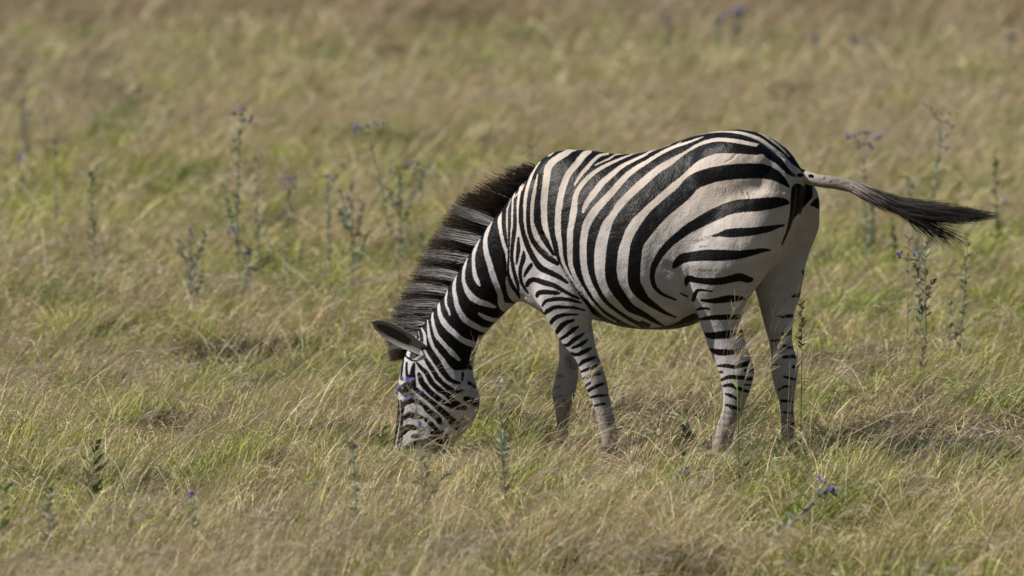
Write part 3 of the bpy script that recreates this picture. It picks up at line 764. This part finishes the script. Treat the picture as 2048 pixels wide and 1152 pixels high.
# ------------------------------------------------------------------ wild plants
GREY_G, DEEP_G, FRESH_G, STRAW = np.array([.22, .25, .185]), np.array([.06, .10, .045]), np.array([.12, .19, .045]), np.array([.34, .27, .13])
PURPLE, DRIED, CREAM = np.array([.29, .21, .54]), np.array([.20, .13, .10]), np.array([.55, .43, .2])
def flower_head(mb, c, up, r, col):
    mb.tube([c - up * r * .9, c - up * r * .2, c], [r * .28, r * .42, r * .34], DEEP_G * .9 + .03, 6)
    a = np.cross(up, [1, .2, .1]); a /= np.linalg.norm(a); b_ = np.cross(up, a)
    for q in range(13):
        th = q * 2.4; el = .15 + .75 * rng.random()
        d = (a * math.cos(th) + b_ * math.sin(th)) * math.cos(el) + up * math.sin(el)
        mb.leaf(c, d, r * rng.uniform(.8, 1.15), r * .42, col * rng.uniform(.75, 1.3), .05)
def plant(label, base, top, flowers=(), dried=(), leaf=(.25, 1.0), n=50, size=.035, col=GREY_G, stem=STRAW * .75, thick=.0032, bush=0, wide=.24, name='wildflower', fcol=PURPLE, fr=.012, extra_stems=()):
    B_ = on_ground(*base); B_ = np.array([B_[0], B_[1], float(ground_z(B_[0], B_[1])) - .01])
    Y = B_[1]
    def pt(px, py): return at_depth(px, py, np.array(Y)) 
    T_ = pt(*top)
    cat, group = {'wildflower': ('wildflower', 'purple wildflowers growing in the meadow'), 'leafy_sprout': ('sprout', 'leafy sprouts low in the grass'), 'leafy_stalk': ('stalk', 'leafy stalks standing in the grass')}.get(name, ('flower', None))
    root = empty(name, B_); tag(root, label, cat, group)
    bend = rng.normal(0, .03)
    mid = (B_ + T_) / 2 + np.array([bend * .6, rng.normal(0, .02), 0])
    tt_ = np.linspace(0, 1, 10)[:, None]
    spine = B_ * (1 - tt_) ** 2 + mid * 2 * tt_ * (1 - tt_) + T_ * tt_ ** 2
    ms, ml = MB(), MB(); heads = []; n = int(n * 1.3); size = size * 1.1; thick = thick * 1.15
    gc = np.linspace(0, 1, 10)[:, None]
    ms.tube(spine, np.linspace(1, .45, 10) * thick, stem * (1 - gc) + col * gc)
    H = np.linalg.norm(T_ - B_)
    sprays = [(spine, leaf, n)]
    for q in range(bush):
        k = rng.integers(2, 7); p = spine[k]; dth = rng.uniform(0, 6.28)
        e = p + np.array([math.cos(dth) * H * rng.uniform(.08, .22), math.sin(dth) * .1, H * rng.uniform(.2, .45)])
        e[2] = min(e[2], T_[2])
        sp_ = p * (1 - tt_) ** 2 + ((p + e) / 2 - [0, 0, .03 * H]) * 2 * tt_ * (1 - tt_) + e * tt_ ** 2
        ms.tube(sp_, np.linspace(.6, .3, 10) * thick, col)
        sprays.append((sp_, (.2, 1), int(n * .45)))
    for (x1, y1), (x2, y2) in extra_stems:
        p, e = pt(x1, y1), pt(x2, y2)
        sp_ = p * (1 - tt_) + e * tt_ + np.array([0, 0, .02]) * np.sin(tt_ * 3.1)
        ms.tube(sp_, np.linspace(.7, .35, 10) * thick, col); sprays.append((sp_, (.05, 1), int(n * .5)))
    for sp_, (l0, l1), nn_ in sprays:
        dv_ = np.gradient(sp_, axis=0)
        for q in range(nn_):
            t = rng.uniform(l0, l1); f = t * 9; k = min(int(f), 8); p = sp_[k] * (1 - f + k) + sp_[k + 1] * (f - k)
            d = dv_[k] / (np.linalg.norm(dv_[k]) + 1e-9)
            th = q * 2.4 + rng.normal(0, .3)
            o_ = np.array([math.cos(th), math.sin(th), 0])
            ml.leaf(p, d * rng.uniform(.5, 1.1) + o_ * rng.uniform(.5, .9), size * rng.uniform(.6, 1.3) * (1.15 - .5 * t), size * wide, col * rng.uniform(.65, 1.35) + rng.normal(0, .008, 3), .15)
    for fl, c_, big in ((flowers, fcol, 1), (dried, DRIED, .8)):
        for f_ in fl:
            c = pt(f_[0], f_[1]); r_ = (f_[2] if len(f_) > 2 else fr) * big
            c = c + np.array([0, rng.normal(0, .02), 0])
            k = int(np.argmin(np.linalg.norm(spine - (c - [0, 0, .06]), axis=1))); k = max(2, min(k, 9))
            p = spine[k]
            ms.tube([p, p * .45 + c * .55 - [0, 0, .012], c - [0, 0, r_ * .8]], [thick * .5, thick * .35, thick * .25], col)
            mf = MB()
            for z in range(2):
                up = np.array([rng.normal(0, .35), rng.normal(0, .35), 1]); up /= np.linalg.norm(up)
                flower_head(mf, c + rng.normal(0, r_ * .5, 3), up, r_ * rng.uniform(.75, 1.1), c_ * rng.uniform(.8, 1.25))
            heads.append((mf, 'flower_head' if big == 1 else 'seed_head'))
    ms.build('stem', M_PLANT, root, origin=B_)
    if ml.n: ml.build('foliage', M_PLANT, root, smooth=False, origin=B_)
    for mf, nm in heads: mf.build(nm, M_PETAL, root, smooth=False, origin=B_)
    return root

plant('bushy purple wildflower nearest the upper left edge of the meadow', (62, 345), (42, 190), [(8, 188), (22, 183), (55, 197), (72, 207), (55, 228)], n=70, bush=3)
plant('thin upright wildflower with one purple tuft, just right of the bushy upper left one', (92, 345), (90, 205), [(104, 197), (100, 192)], n=30)
plant('leaning wildflower with one large purple head at the left edge', (66, 450), (38, 322), [(40, 315, .02), (12, 312), (36, 318, .016)], n=24)
plant('wildflower with a flat brown dried head at the left of the meadow', (113, 490), (112, 288), [(116, 286)], [(100, 280), (108, 281), (122, 283), (130, 283)], n=45)
plant('leafy flowerless stalk standing alone at the left of the meadow', (183, 600), (181, 345), [], [(192, 338), (180, 348)], n=46, size=.045, col=GREY_G * .85)
plant('tallest wildflower left of the zebra, purple tufts on top and grey leaves down its stem', (481, 610), (482, 228), [(472, 225), (483, 217), (490, 239), (503, 236), (496, 240), (470, 281)], [(468, 300), (478, 303), (465, 228), (490, 222)], n=120, bush=1, thick=.004)
plant('slender wildflower just right of the tallest purple one', (521, 575), (514, 328), [(524, 310)], [(507, 316), (513, 315)], n=60)
plant('grey leaved wildflower with a flat purple top, third right of the tallest one', (562, 630), (580, 362), [(573, 357), (585, 355), (593, 356), (567, 370), (588, 375)], n=70)
plant('narrow grey wildflower with small faded purple head midway to the mane', (662, 580), (656, 358), [(658, 357), (668, 360)], [(652, 352), (672, 352)], n=70)
plant('dense grey bush of a wildflower with a purple head low on its side', (702, 600), (704, 362), [(698, 399, .018), (718, 401)], n=90, bush=5)
plant('wildflower leaning left with a row of purple heads on its bent top', (808, 610), (738, 268), [(705, 258), (715, 254), (712, 260), (722, 258), (735, 252), (752, 250), (758, 248), (765, 246)], n=60, leaf=(.4, .98))
plant('faded grey bushy wildflower close left of the mane', (800, 590), (802, 350), [(798, 356), (782, 340)], [(790, 335), (808, 332), (815, 334)], n=80, bush=4)
plant('wildflower with purple heads nearest to the zebra mane', (842, 580), (842, 342), [(820, 328), (825, 331), (838, 326), (845, 348), (860, 330), (826, 346)], n=60)
plant('short grey green bush with one small purple bud, left of the tallest wildflower', (380, 640), (384, 465), [(382, 457)], n=60, bush=4, size=.04)
plant('low spreading wildflower with several bright purple heads before the tallest one', (480, 625), (500, 500), [(468, 458), (455, 464), (490, 505), (497, 503), (535, 483), (540, 490)], n=60, bush=3, extra_stems=[((482, 560), (560, 500)), ((482, 570), (545, 520))])
plant('low leafy sprig leaning right beside the zebra head with a pale purple tip', (612, 655), (692, 585), [(707, 561)], n=24, size=.05, col=DEEP_G * 1.3, leaf=(.1, 1))
plant('small dark green spike far back at upper left', (190, 340), (192, 222), n=40, size=.03, col=DEEP_G * 1.2)
plant('dark green broad leaved sprout in the lower left grass', (182, 1030), (192, 885), n=18, size=.075, col=DEEP_G, wide=.22, leaf=(.25, 1), name='leafy_sprout')
plant('blue green sprout near the lower left corner', (106, 1140), (100, 978), n=34, size=.05, col=GREY_G * .8, name='leafy_sprout')
plant('tall broad bladed plant cut by the left edge at the bottom', (2, 1180), (10, 955), n=18, size=.065, col=FRESH_G * .9, name='leafy_sprout')
plant('single small purple flower alone in the foreground grass at left', (396, 1125), (381, 996), [(377, 992), (384, 993)], n=20, leaf=(.5, 1))
plant('blurred purple wildflower standing in front of the zebra face', (848, 1120), (830, 790), [(811, 764), (820, 763), (815, 792, .013), (798, 780), (797, 772), (836, 790), (838, 842)], n=26, leaf=(.15, .98), bush=0, size=.036, stem=STRAW * .8, extra_stems=[((850, 1010), (905, 940)), ((849, 980), (862, 905))])
plant('blurred grey green stalk between the zebra head and its front legs', (1018, 1060), (1000, 765), n=56, size=.04, bush=1)
plant('thin faint stalk in the foreground left of the zebra muzzle', (716, 1100), (704, 862), n=40, size=.04)
plant('purple wildflower leaning right in the foreground below the hind legs', (1490, 1135), (1655, 975), [(1636, 954), (1645, 956), (1662, 975), (1655, 985), (1668, 990)], n=50, size=.05, thick=.005)
plant('wildflower with a broad flat purple umbel above the tail base', (1737, 610), (1726, 290), [(1695, 269), (1706, 270), (1722, 267), (1735, 267), (1759, 275), (1753, 277), (1715, 280), (1715, 293), (1738, 287), (1744, 292)], [(1728, 264), (1742, 264), (1700, 274)], n=70, leaf=(.3, .85))
plant('tallest wildflower right of the zebra with purple heads up its side', (1856, 585), (1882, 245), [(1852, 211), (1880, 226), (1893, 240), (1905, 252), (1880, 270), (1896, 270), (1885, 292), (1896, 294)], [(1862, 216), (1872, 226), (1900, 226), (1910, 228)], n=80, leaf=(.4, .95), thick=.004)
plant('short wildflower with purple buds right behind the tail tuft', (1845, 590), (1818, 372), [(1805, 384), (1825, 370)], [(1803, 357), (1810, 352), (1816, 354)], n=60, bush=2)
plant('cream yellow everlasting flower peeping over the tail tuft', (1836, 640), (1828, 410), [(1799, 398), (1805, 396), (1811, 400), (1817, 396), (1822, 397), (1828, 397), (1835, 400), (1837, 404)], n=40, fcol=CREAM, fr=.009, leaf=(.3, .9), name='everlasting_flower')
plant('blurred leafy wildflower near the right edge behind the tail tip', (1994, 540), (1990, 315), [(2010, 405)], n=60, size=.045, col=FRESH_G * .8)
plant('slim green stem with pointed leaves beside the far hind leg', (1598, 940), (1602, 602), n=34, size=.035, col=FRESH_G * .75, stem=FRESH_G, leaf=(.72, 1), thick=.0018, name='leafy_stalk')
plant('pale dry stalk nearly bare under the tail', (1812, 800), (1818, 430), n=14, size=.04, stem=STRAW * 1.2, name='leafy_stalk')
plant('leafy stalk under the tail with one bright purple head leaning left', (1852, 810), (1832, 520), [(1795, 510), (1799, 512), (1801, 503), (1831, 507)], n=60, size=.042, stem=STRAW, extra_stems=[((1852, 690), (1850, 480)), ((1842, 640), (1868, 560))])
plant('dense leafy stalk without flowers below the tip of the tail', (1914, 775), (1936, 480), [(1955, 508, .007)], n=90, size=.034, stem=np.array([.3, .17, .08]), bush=1, col=GREY_G * .85, name='leafy_stalk')
plant('small leafy shoot close left of the dense leafy stalk', (1898, 760), (1902, 640), n=18, size=.045, name='leafy_sprout')
plant('little grey green clump on the ground at the right', (1958, 742), (1956, 700), n=34, size=.06, bush=2, col=GREY_G * .8, name='leafy_sprout')
plant('blue green feathery stalk right of the rump under the tail', (1746, 590), (1746, 405), n=70, size=.035, col=np.array([.09, .15, .11]), leaf=(.55, 1), name='leafy_stalk')
plant('dark leaved stalk halfway along the underside of the tail', (1793, 590), (1782, 440), n=34, size=.045, col=DEEP_G * 1.3, name='leafy_stalk')
plant('large blurred purple wildflower at the very top right of centre', (1470, 105), (1476, 22), [(1474, 16, .03), (1482, 24, .028), (1466, 24, .026), (1476, 30, .026), (1488, 18, .024)], n=60, size=.08)
plant('blurred purple wildflower left of the one at the very top', (1436, 110), (1438, 40), [(1434, 36, .03), (1444, 36, .03), (1455, 27, .03)], n=50, size=.07)
plant('faint blue green wildflower in the far grass above the croup', (1636, 140), (1630, 72), [(1628, 70, .028), (1637, 82, .024)], n=60, size=.06)
plant('faint purple wildflower far back, right of the one above the croup', (1704, 130), (1704, 76), [(1700, 76, .028), (1712, 82, .024)], n=40, size=.06)
plant('faint purple wildflower far back above the tail umbel', (1742, 135), (1738, 84), [(1735, 86, .028), (1742, 80, .024)], n=40, size=.06)
plant('blurred purple wildflower at the upper right edge', (2026, 130), (2020, 72), [(2018, 68, .034), (2024, 78, .03)], n=50, size=.06)
plant('pale blurred wildflower in the far grass at the top centre', (1336, 110), (1336, 45), [(1332, 38, .025)], n=50, size=.06)
plant('dark thin stalk showing just above the withers', (1065, 370), (1062, 265), n=50, size=.03, col=DEEP_G * 1.2, name='leafy_stalk')
plant('upright green grass like stalk in front of the near hind leg', (1478, 1000), (1475, 770), n=8, size=.09, col=FRESH_G * .7, stem=FRESH_G * .9, wide=.12, name='leafy_stalk')
plant('low sprig with dark leaves between the hind feet', (1528, 975), (1560, 890), n=8, size=.06, col=DEEP_G * 1.2, stem=STRAW, name='leafy_sprout')
plant('small blue green rosette in the grass behind the front hooves', (1373, 905), (1372, 852), n=26, size=.055, col=np.array([.085, .125, .095]), name='leafy_sprout')
plant('dark leafy sprig leaning right in the foreground below the belly', (1364, 1000), (1362, 900), n=12, size=.06, col=DEEP_G * 1.2, name='leafy_sprout')
plant('small dark leaf pair in the grass left of the zebra muzzle', (768, 930), (764, 860), n=10, size=.06, col=DEEP_G * 1.1, name='leafy_sprout')

# ------------------------------------------------------------------ grass
# how green the sward is, by place (rows run from the far edge to the near edge)
GY = np.array([0, 60, 120, 200, 280, 350, 450, 560, 700, 830, 960, 1150.])
GXc = np.array([0, 400, 800, 1200, 1600, 2048.])
GREEN = np.array([[.12, .06, .08, .12, .22, .30], [.22, .40, .34, .26, .26, .34], [.26, .46, .42, .30, .22, .22], [.18, .20, .18, .14, .12, .12], [.22, .16, .16, .14, .14, .14], [.52, .52, .50, .34, .26, .22],
 [.50, .50, .44, .40, .32, .34], [.40, .46, .44, .44, .36, .48], [.32, .34, .40, .42, .38, .44], [.26, .30, .34, .38, .40, .42], [.30, .28, .28, .34, .38, .34], [.26, .28, .32, .28, .44, .36]])
def greenness(P):
    q = project(P)
    i = np.clip(np.interp(q[:, 1], GY, np.arange(len(GY))), 0, len(GY) - 1.001); j = np.clip(np.interp(q[:, 0], GXc, np.arange(len(GXc))), 0, len(GXc) - 1.001)
    a, b_ = i.astype(int), j.astype(int); fi, fj = i - a, j - b_
    g0 = (GREEN[a, b_] * (1 - fi) + GREEN[a + 1, b_] * fi) * (1 - fj) + (GREEN[a, b_ + 1] * (1 - fi) + GREEN[a + 1, b_ + 1] * fi) * fj
    return np.clip(g0 * 1.3 + .03 + (nz[1](P[:, 0] + 3, P[:, 1]) - .5) * .55 + (nz[2](P[:, 0], P[:, 1] + 9) - .5) * .5, 0, 1)
def scatter(density, y0, y1, margin=1.5):
    yy = []
    A = (y1 - y0) * 2 * (.0865 * (y0 + y1) / 2 + margin)
    n = int(A * density)
    y = y0 + (y1 - y0) * rng.random(n * 2)
    hw = .0865 * y + margin; keep = rng.random(n * 2) < hw / hw.max()
    y = y[keep][:n]; x = (rng.random(len(y)) * 2 - 1) * (.0865 * y + margin)
    return np.stack([x, y, ground_z(x, y) - .004], 1)
class Blades:
    def __init__(s): s.V, s.C, s.F, s.S, s.n = [], [], [], [], 0
    def add(s, P, width, c0, c1, face=None):
        """P (N,k,3) spine"""
        n, k = P.shape[:2]
        T = P[:, -1] - P[:, 0]
        if face is None: face = rng.normal(size=(n, 3)) * np.array([.5, .5, .2]) + np.array([0, 1, 0])
        W = np.cross(T, face); W /= np.linalg.norm(W, axis=1)[:, None] + 1e-9
        w = width[:, None] * (1 - np.linspace(0, 1, k) ** 1.6 * .95)[None, :-1]
        L_, R_ = P[:, :-1] + W[:, None] * w[..., None] / 2, P[:, :-1] - W[:, None] * w[..., None] / 2
        V = np.concatenate([np.stack([L_, R_], 2).reshape(n, 2 * (k - 1), 3), P[:, -1:]], 1)
        t = np.concatenate([np.repeat(np.linspace(0, 1, k)[:-1], 2), [1.0]])[None, :, None]
        s.C.append((c0[:, None] * (1 - t) + c1[:, None] * t).reshape(-1, 3)); s.V.append(V.reshape(-1, 3))
        nv = 2 * (k - 1) + 1
        base = s.n + np.arange(n)[:, None] * nv
        if k > 2:
            f = np.concatenate([base + np.array([2 * q, 2 * q + 1, 2 * q + 3, 2 * q + 2]) for q in range(k - 2)] + [base + np.array([2 * k - 4, 2 * k - 3, 2 * k - 2])], 1)
            s.S.append(np.tile([4] * (k - 2) + [3], n))
        else:
            f = base + np.array([0, 1, 2]); s.S.append(np.full(n, 3))
        s.F.append(f.ravel()); s.n += n * nv
    def build(s, name, label):
        o = link(name, raw_mesh(name, np.concatenate(s.V), np.concatenate(s.F), np.concatenate(s.S), np.concatenate(s.C)), M_GRASS)
        tag(o, label, 'grass', kind='stuff')
def bez(root, h, lean, az, k, drop=0.0, stiff=.55):
    """curved spine: rises h, ends lean metres away in direction az, its tip dropping"""
    d = np.stack([np.cos(az), np.sin(az), np.zeros_like(az)], 1)
    up = np.array([0, 0, 1.0])
    p1 = root + up * (h * (1 + drop))[:, None] * 1.0 * stiff * 1.4 + d * (lean * rng.uniform(.12, .5, len(h)))[:, None]
    p2 = root + up * (h * (1 - drop))[:, None] + d * lean[:, None]
    t = np.linspace(0, 1, k)[None, :, None]
    return root[:, None] * (1 - t) ** 2 + p1[:, None] * 2 * t * (1 - t) + p2[:, None] * t * t
def vary(base, n, amt=.2, hue=.06):
    return np.asarray(base)[None] * rng.uniform(1 - amt, 1 + amt, (n, 1)) * (1 + rng.normal(0, hue, (n, 3)))
def wind(P, n): return (nz[4](P[:, 0] * .7 + 30, P[:, 1] * .7) - .5) * 1.3 - .12 + rng.normal(0, .5, n)
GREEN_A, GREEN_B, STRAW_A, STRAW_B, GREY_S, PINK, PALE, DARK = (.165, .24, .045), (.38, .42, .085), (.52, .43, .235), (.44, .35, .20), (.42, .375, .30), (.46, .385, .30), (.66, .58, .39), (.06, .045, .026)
green, straw, plume = Blades(), Blades(), Blades()
FEET = [(0.86, 24.8), (1.13, 25.05), (.41, 24.95), (.2, 25.25)]
HOLLOWS = [(*on_ground(x, y)[:2], r_) for x, y, r_ in ((500, 728, .17), (470, 716, .1), (1310, 855, .2), (1690, 770, .16), (1640, 748, .1), (1830, 890, .22), (1970, 875, .22), (1000, 805, .12), (330, 885, .12), (700, 758, .12), (120, 640, .12), (1230, 1010, .12), (1500, 1080, .15), (200, 800, .12))]
def low(P):
    """grass trodden and bitten short round the mouth and the hooves"""
    f = 1 - .68 * np.exp(-((P[:, 0] + .36) / .26) ** 2 - ((P[:, 1] - 24.85) / .7) ** 2)
    for x, y in FEET: f *= 1 - .55 * np.exp(-((P[:, 0] - x) / .14) ** 2 - ((P[:, 1] - y + .15) / .35) ** 2)
    for x, y, r_ in HOLLOWS: f *= 1 - .7 * np.exp(-((P[:, 0] - x) / r_) ** 2 - ((P[:, 1] - y + r_ * 1.2) / (r_ * 2.2)) ** 2)
    return f
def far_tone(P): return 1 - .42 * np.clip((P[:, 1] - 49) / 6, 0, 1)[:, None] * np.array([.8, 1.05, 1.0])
for y0, y1, dg_, ds_, dl_, dp_, wf, kk in ((18.5, 22.4, 1300, 1300, 500, 110, 1.1, 4), (22.4, 28.2, 2000, 1500, 1500, 60, 1.0, 4), (28.2, 34, 1100, 1000, 400, 80, 1.4, 3), (34, 44, 520, 560, 160, 60, 2.0, 3), (44, 61.5, 260, 300, 60, 34, 2.9, 3)):
    # fresh green blades
    P = scatter(dg_ * 1.9, y0, y1); gr = greenness(P); P = P[rng.random(len(P)) < .10 + gr * 1.0]; n = len(P)
    tuft = np.clip(nz[3](P[:, 0], P[:, 1]) * 1.3 + nz[2](P[:, 0], P[:, 1]) * .7 - .45, .2, 1.4)
    hgt = tuft * rng.uniform(.05, .15, n) * np.where(rng.random(n) < .1, 1.6, 1) * low(P)
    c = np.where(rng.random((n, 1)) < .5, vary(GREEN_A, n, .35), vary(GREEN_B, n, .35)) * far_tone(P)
    green.add(bez(P, hgt, hgt * rng.uniform(.2, .9, n), np.where(rng.random(n) < .55, wind(P, n), rng.uniform(0, 6.28, n)), kk), rng.uniform(.0024, .0052, n) * wf, c * .9, c * np.array([1.2, 1.1, 1.0]))
    # straw
    P = scatter(ds_ * 1.3, y0, y1); gr = greenness(P); P = P[rng.random(len(P)) < 1.05 - gr * .7]; n = len(P)
    tuft = np.clip(nz[2](P[:, 0] + 7, P[:, 1]) * 1.1 + nz[1](P[:, 0], P[:, 1] + 5) * .9 - .45, .2, 1.35)
    hgt = tuft * rng.uniform(.07, .24, n) * low(P)
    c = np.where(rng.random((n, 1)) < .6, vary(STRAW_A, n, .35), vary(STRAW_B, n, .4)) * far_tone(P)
    straw.add(bez(P, hgt, hgt * rng.uniform(.15, 1.15, n), np.where(rng.random(n) < .8, wind(P, n), rng.uniform(0, 6.28, n)), kk, rng.uniform(0, .3, n)), rng.uniform(.0016, .0034, n) * wf, c * .9, c * 1.1)
    # dead litter lying about
    P = scatter(dl_, y0, y1); n = len(P); r_ = rng.random((n, 1))
    c = np.where(r_ < .45, vary(GREY_S, n, .4), np.where(r_ < .85, vary(STRAW_A, n, .4), vary(PALE, n, .2))); P[:, 2] += rng.uniform(0, .05, n)
    straw.add(bez(P, rng.uniform(-.01, .07, n), rng.uniform(.04, .22, n), rng.uniform(0, 6.28, n), kk, rng.uniform(0, .4, n)), rng.uniform(.0016, .0038, n) * wf, c, c * 1.1)
    # long pale stalks bowed over by the wind
    P = scatter(105 if y0 < 28 else 34, y0, y1); gr = greenness(P); P = P[rng.random(len(P)) < np.clip(1.3 * nz[1](P[:, 0] + 11, P[:, 1]) - .1, 0, 1)]; n = len(P)
    hgt = rng.uniform(.16, .44, n) * low(P)
    c = np.where(rng.random((n, 1)) < .5, vary(PALE, n, .2), vary(STRAW_B, n, .3))
    straw.add(bez(P, hgt, hgt * rng.uniform(.4, 1.5, n), np.where(rng.random(n) < .85, wind(P, n), wind(P, n) + 2.9), 6, rng.uniform(0, .22, n)), rng.uniform(.0013, .0024, n) * wf, c * .95, c * 1.05)
    # flowering stems, each with a loose feathery panicle
    P = scatter(dp_ * 1.4, y0, y1); gr = greenness(P); P = P[rng.random(len(P)) < 1.15 - gr * 1.3]
    P = P[np.hypot((P[:, 0] + .42) / .3, (P[:, 1] - 25.0) / .6) > 1]; n = len(P)
    hgt = rng.uniform(.20, .44, n) * (.55 + .75 * nz[4](P[:, 0], P[:, 1])); az = wind(P, n)
    sp_ = bez(P, hgt, hgt * rng.uniform(.5, 1.25, n), az, 6, rng.uniform(.02, .2, n))
    c = vary(STRAW_B, n, .3)
    straw.add(sp_[:, [0, 2, 4, 5]], rng.uniform(.0012, .002, n) * wf, c, c * 1.1)
    nb = 16 if wf < 1.2 else (11 if wf < 2 else 8)
    for q in range(nb):
        t = rng.uniform(.55, 1, n); f = t * 5; k = np.minimum(f.astype(int), 4); fr = (f - k)[:, None]
        ar = np.arange(n); p = sp_[ar, k] * (1 - fr) + sp_[ar, k + 1] * fr
        d = (sp_[ar, k + 1] - sp_[ar, k]); d /= np.linalg.norm(d, axis=1)[:, None]
        d = d + rng.normal(0, .45, (n, 3)) + np.array([.1, 0, -.12])
        ln_ = rng.uniform(.025, .07, n) * (1.3 - t * .5)
        tip_ = p + d * ln_[:, None]
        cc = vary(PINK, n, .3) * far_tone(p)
        plume.add(np.stack([p, tip_], 1), rng.uniform(.0008, .0017, n) * wf, cc, cc)
# tall feathered stems close to the zebra
for bx, by, tx, ty in ((1436, 955, 1478, 608), (1448, 960, 1490, 640), (1470, 950, 1502, 700), (1456, 958, 1486, 690), (1530, 950, 1548, 628), (1548, 948, 1596, 640), (1560, 955, 1590, 690), (1510, 955, 1560, 700), (1575, 950, 1615, 600), (1600, 950, 1640, 720),
                       (880, 975, 962, 668), (905, 980, 930, 745), (1150, 960, 1215, 720), (1165, 960, 1240, 760), (1120, 955, 1185, 790), (1185, 965, 1255, 800), (1100, 960, 1170, 840), (1130, 970, 1200, 740), (1200, 965, 1262, 840)):
    n = 2 if bx > 1300 else 1; b0 = on_ground(bx, by); t0 = at_depth(tx, ty, np.array(b0[1]))
    P = b0 + rng.normal(0, 1, (n, 3)) * [.03, .05, 0]; T = t0 + rng.normal(0, 1, (n, 3)) * [.03, .04, .05]
    d = T - P; t = np.linspace(0, 1, 8)[None, :, None]
    p1 = P + d * [.25, .3, .8]
    sp_ = P[:, None] * (1 - t) ** 2 + p1[:, None] * 2 * t * (1 - t) + T[:, None] * t * t
    c = vary(STRAW_B, n, .25)
    straw.add(sp_, rng.uniform(.0014, .002, n), c, c * 1.1)
    for q in range(22):
        f = rng.uniform(5.3, 7, n); k = np.minimum(f.astype(int), 6); fr = (f - k)[:, None]; ar = np.arange(n)
        p = sp_[ar, k] * (1 - fr) + sp_[ar, k + 1] * fr
        d = sp_[ar, 7] - sp_[ar, 5]; d /= np.linalg.norm(d, axis=1)[:, None]
        dd = d + rng.normal(0, .4, (n, 3)) + np.array([.35, 0, .05])
        m_ = p + dd * rng.uniform(.02, .05, (n, 1)); e_ = m_ + (dd + np.array([.2, 0, -.5])) * rng.uniform(.01, .03, (n, 1))
        cc = vary(PALE, n, .2) * [.95, .92, .9]
        plume.add(np.stack([p, m_, e_], 1), rng.uniform(.0007, .0011, n), cc, cc)
# tussocks: dense clumps, some green, some straw, some of dark dead leaves, also painting in shaded gaps and the zebra's shadow
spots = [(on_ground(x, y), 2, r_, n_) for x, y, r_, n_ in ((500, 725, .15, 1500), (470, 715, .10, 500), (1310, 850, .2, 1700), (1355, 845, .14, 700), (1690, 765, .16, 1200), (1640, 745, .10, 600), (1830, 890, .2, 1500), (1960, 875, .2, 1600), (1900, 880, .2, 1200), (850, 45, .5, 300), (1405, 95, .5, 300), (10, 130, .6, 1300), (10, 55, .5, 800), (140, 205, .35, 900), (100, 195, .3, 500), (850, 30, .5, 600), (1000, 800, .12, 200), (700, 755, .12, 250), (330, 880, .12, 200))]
for x, y in np.stack([rng.uniform(0, 2048, 420), rng.uniform(60, 1150, 420) ], 1):
    if rng.random() < .2: spots.append((on_ground(x + 60, y), 2, rng.uniform(.05, .14), int(rng.uniform(100, 300))))
    spots.append((on_ground(x, y), int(rng.random() < .42), rng.uniform(.04, .13), int(rng.uniform(40, 150))))
for c0_, kind, r_, n_ in spots:
    sc = 1 + max(0, (c0_[1] - 28)) * .045
    P = np.stack([rng.normal(c0_[0], r_, n_), rng.normal(c0_[1], r_, n_), np.zeros(n_)], 1); P[:, 2] = ground_z(P[:, 0], P[:, 1]) - .005
    az = np.where(rng.random(n_) < .6, wind(P, n_), np.arctan2(P[:, 1] - c0_[1], P[:, 0] - c0_[0]))
    hgt = rng.uniform(.08, .26 if kind != 2 else .15, n_) * low(P)
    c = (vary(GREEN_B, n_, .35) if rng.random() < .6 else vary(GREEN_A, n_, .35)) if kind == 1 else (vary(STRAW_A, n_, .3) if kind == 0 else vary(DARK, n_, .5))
    (green if kind == 1 else straw).add(bez(P, hgt, hgt * rng.uniform(.3, 1.2, n_), az, 4, rng.uniform(0, .3, n_)), rng.uniform(.002, .0045, n_) * sc, c * .9, c * 1.1)
green.build('green_grass', 'short fresh green grass growing through the dry sward')
straw.build('dry_grass', 'straw coloured dry grass bent by the wind around the zebra')
plume.build('grass_plumes', 'loose feathery seed heads of the dry grass')
print('blade verts', green.n, straw.n, plume.n, 'body', nV)
